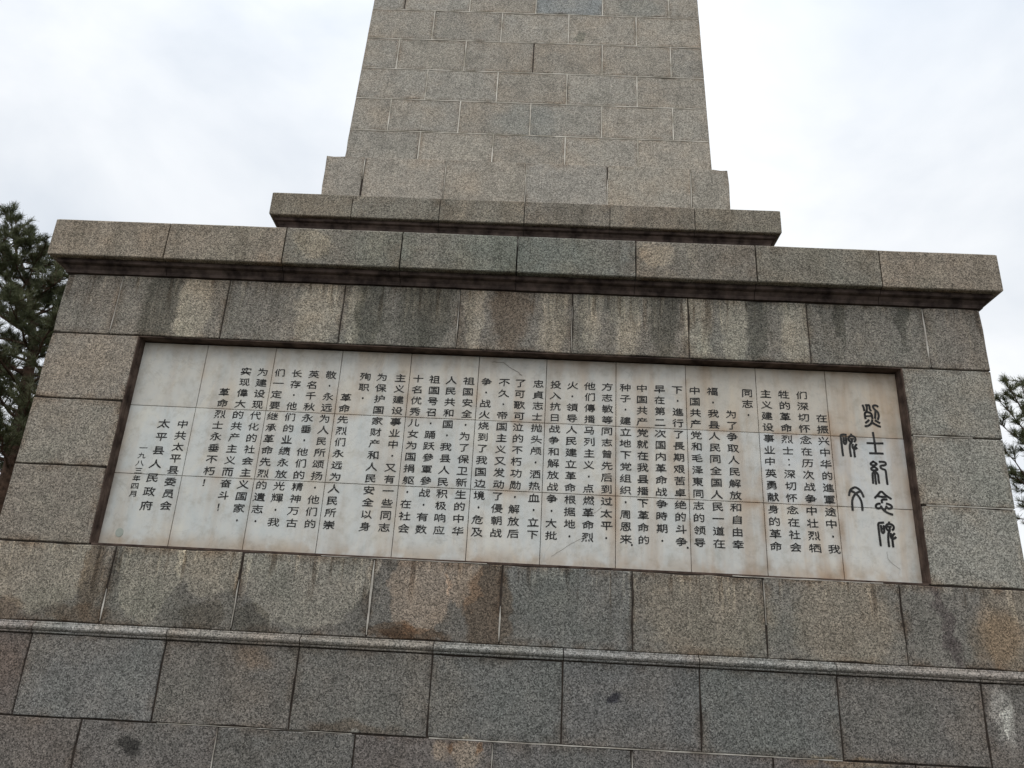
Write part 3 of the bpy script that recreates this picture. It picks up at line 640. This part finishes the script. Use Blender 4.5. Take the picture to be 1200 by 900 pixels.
# ------------------------------------------------------------------ pines behind the monument
def tube(V, F, pts, radii, n=7):
    b0 = len(V)
    for k, p in enumerate(pts):
        d = Vector(pts[min(k+1, len(pts)-1)])-Vector(pts[max(k-1, 0)]); d.normalize()
        s = d.cross(Vector((.13, .31, .94))).normalized(); t = d.cross(s)
        for i in range(n):
            a = 2*math.pi*i/n; V.append(tuple(Vector(p)+(s*math.cos(a)+t*math.sin(a))*radii[k]))
    for k in range(len(pts)-1):
        for i in range(n): F.append([b0+k*n+i, b0+k*n+(i+1) % n, b0+(k+1)*n+(i+1) % n, b0+(k+1)*n+i])
def pine(loc, label, trunk_pts, r0, limbs, needle_len=.12, per=36, twig_gap=.16, seed=3):
    R = np.random.default_rng(seed)
    t = empty('pine_tree', loc); t['label'] = label; t['category'] = 'tree'; t['group'] = 'pine trees behind the monument'
    V = []; F = []; n = len(trunk_pts)
    sp = []
    for a, b in zip(trunk_pts[:-1], trunk_pts[1:]):
        for q_ in np.linspace(0, 1, 5, endpoint=False): sp.append(np.array(a)*(1-q_)+np.array(b)*q_+R.normal(0, .012, 3))
    sp.append(np.array(trunk_pts[-1])); m = len(sp)
    tube(V, F, [tuple(p) for p in sp], [r0*(1-.9*i/(m-1)) for i in range(m)], 10)
    tr = mesh_obj('trunk', V, F, M_bark, t, smooth=True)
    tufts = []
    for (s, e) in limbs:
        s = np.array(s, float); e = np.array(e, float); ln = np.linalg.norm(e-s)
        V = []; F = []; k = max(4, int(ln/.25)); pts = []
        sag = R.uniform(-.06, .02)*ln
        for i in range(k+1):
            q_ = i/k; p = s*(1-q_)+e*q_; p = p+np.array((0, 0, sag*math.sin(math.pi*q_)))+R.normal(0, .02*ln/2, 3)*(0 < i < k); pts.append(p)
        tube(V, F, [tuple(p) for p in pts], [max(.006, r0*.28*min(1, ln/2.)*(1-.85*i/k)) for i in range(k+1)], 5)
        d = (e-s)/ln
        cnt = int(ln/twig_gap)
        for c in range(cnt):
            q_ = .22+.78*(c+R.random())/cnt; idx = min(int(q_*k), k-1); p = pts[idx]+(pts[idx+1]-pts[idx])*(q_*k-idx)
            td = d*.7+R.normal(0, .62, 3); td[2] = abs(td[2])*.6+.12; td /= np.linalg.norm(td)
            tl = R.uniform(.18, .5)*(1.15-.5*q_)*min(1.2, .5+ln/3)
            q1 = p+td*tl*.5+np.array((0, 0, .0)); q2 = p+td*tl+np.array((0, 0, .12*tl))
            tube(V, F, [tuple(p), tuple(q1), tuple(q2)], [.009, .006, .003], 4)
            for _ in range(2 if tl > .3 else 1):
                pass
            tufts.append((q2, td)); tufts.append((q1, td))
            for _ in range(2):
                sd_ = td+R.normal(0, .6, 3); sd_[2] = abs(sd_[2]); sd_ /= np.linalg.norm(sd_)
                q3 = q1+sd_*tl*R.uniform(.3, .6); tube(V, F, [tuple(q1), tuple(q3)], [.005, .003], 3); tufts.append((q3, sd_))
        tufts.append((e, d))
        mesh_obj('branch', V, F, M_bark, t)
    # needles: tufts of thin upright blades
    T = len(tufts); C = np.array([a for a, b in tufts]); D = np.array([b for a, b in tufts])
    dirs = R.normal(0, 1, (T, per, 3)); dirs /= np.linalg.norm(dirs, axis=2, keepdims=True)
    dirs = dirs*.85+D[:, None]*.75+np.array((0, 0, .35)); dirs /= np.linalg.norm(dirs, axis=2, keepdims=True)
    st = C[:, None]-D[:, None]*R.uniform(0, .09, (T, per, 1))
    ln = needle_len*R.uniform(.65, 1.15, (T, per, 1)); tip = st+dirs*ln
    sd_ = np.cross(dirs, R.normal(0, 1, (T, per, 3))); sd_ /= np.linalg.norm(sd_, axis=2, keepdims=True); wv = sd_*.0036
    A = np.stack([st-wv, st+wv, tip+wv*.5, tip-wv*.5], 2).reshape(-1, 3)
    nF = T*per; me = bpy.data.meshes.new('needles'); o3 = np.array(loc, float)
    me.vertices.add(len(A)); me.vertices.foreach_set('co', (A-o3).ravel())
    me.loops.add(nF*4); me.loops.foreach_set('vertex_index', np.arange(nF*4)); me.polygons.add(nF)
    me.polygons.foreach_set('loop_start', np.arange(0, nF*4, 4)); me.polygons.foreach_set('loop_total', np.full(nF, 4)); me.update(); me.validate()
    me.materials.append(M_needle); o = bpy.data.objects.new('needles', me); o['kind'] = 'stuff'; link(o, t)
    return t
def limbset(axis, zlo, zhi, n, rad, R, skip=None):
    out_ = []
    for i in range(n):
        q_ = (i+.5)/n; z = zlo+(zhi-zlo)*q_
        a = R.uniform(0, 2*math.pi) if n > 1 else 0; a = i*2.39996+R.uniform(-.3, .3)
        x, y = axis(z); rr = rad(q_)*R.uniform(.75, 1.1)
        out_.append(((x, y, z), (x+math.cos(a)*rr, y+math.sin(a)*rr, z+rr*R.uniform(.18, .5))))
    return out_
R1 = np.random.default_rng(5)
tp = [(-8.28, 6, 0), (-8.27, 6, 2.5), (-8.28, 6, 4.2), (-8.34, 6, 5.6), (-8.62, 6.1, 6.9), (-9.0, 6.15, 7.9), (-9.45, 6.2, 8.6)]
def ax1(z):
    for a, b in zip(tp[:-1], tp[1:]):
        if z <= b[2]: k = (z-a[2])/(b[2]-a[2]); return a[0]+(b[0]-a[0])*k, a[1]+(b[1]-a[1])*k
    return tp[-1][:2]
lim = limbset(ax1, 4.4, 8.5, 68, lambda q_: 1.9-1.2*q_ if q_ > .3 else 1.5, R1)
lim += [((-9.3, 6.15, 8.3), (-9.78, 6.2, 9.45)), ((-9.3, 6.15, 8.3), (-9.5, 6.0, 9.2)), ((-9.3, 6.15, 8.2), (-10.1, 6.0, 9.2)), ((-9.1, 6.1, 7.6), (-8.75, 5.9, 8.45)), ((-8.9, 6.1, 7.2), (-8.4, 5.9, 7.95)), ((-8.9, 6.1, 7.1), (-8.15, 6.0, 7.75)), ((-8.7, 6.1, 6.7), (-7.9, 6., 7.3)), ((-9.6, 6.2, 8.7), (-9.15, 6., 8.95)), ((-9.3, 6.15, 8.), (-8.95, 5.9, 8.7)),
        ((-8.6, 6.1, 6.3), (-8.0, 5.7, 7.0)), ((-9.2, 6.1, 7.8), (-9.5, 5.6, 8.6))]
pine((-8.28, 6, 0), 'dense dark green pine with a leaning brown trunk behind the left end of the pedestal', tp, .17, lim, twig_gap=.10, seed=8)
tp2 = [(9.25, 7.5, 0), (9.22, 7.5, 3), (9.3, 7.5, 5.2), (9.35, 7.5, 7.6)]
def ax2(z):
    for a, b in zip(tp2[:-1], tp2[1:]):
        if z <= b[2]: k = (z-a[2])/(b[2]-a[2]); return a[0]+(b[0]-a[0])*k, a[1]
    return tp2[-1][:2]
R2 = np.random.default_rng(9)
lim2 = limbset(ax2, 3.4, 7.5, 20, lambda q_: 1.25-.75*q_, R2)
lim2 += [((9.3, 7.5, 5.9), e) for e in ((8.5, 7.2, 7.25), (8.78, 7.2, 7.35), (8.3, 7.2, 6.95), (8.25, 7.2, 6.5))]+[((9.3, 7.5, 4.8), e) for e in ((8.25, 7.2, 6.0), (8.3, 7.2, 5.6), (8.35, 7.2, 5.1), (8.7, 7.1, 5.8), (8.6, 7.0, 5.4))]
pine((9.25, 7.5, 0), 'sparse open pine with tufted upright shoots behind the right end of the pedestal', tp2, .13, lim2, per=32, twig_gap=.17, seed=12)

for o in bpy.data.objects:
    if '_o' in o: del o['_o']
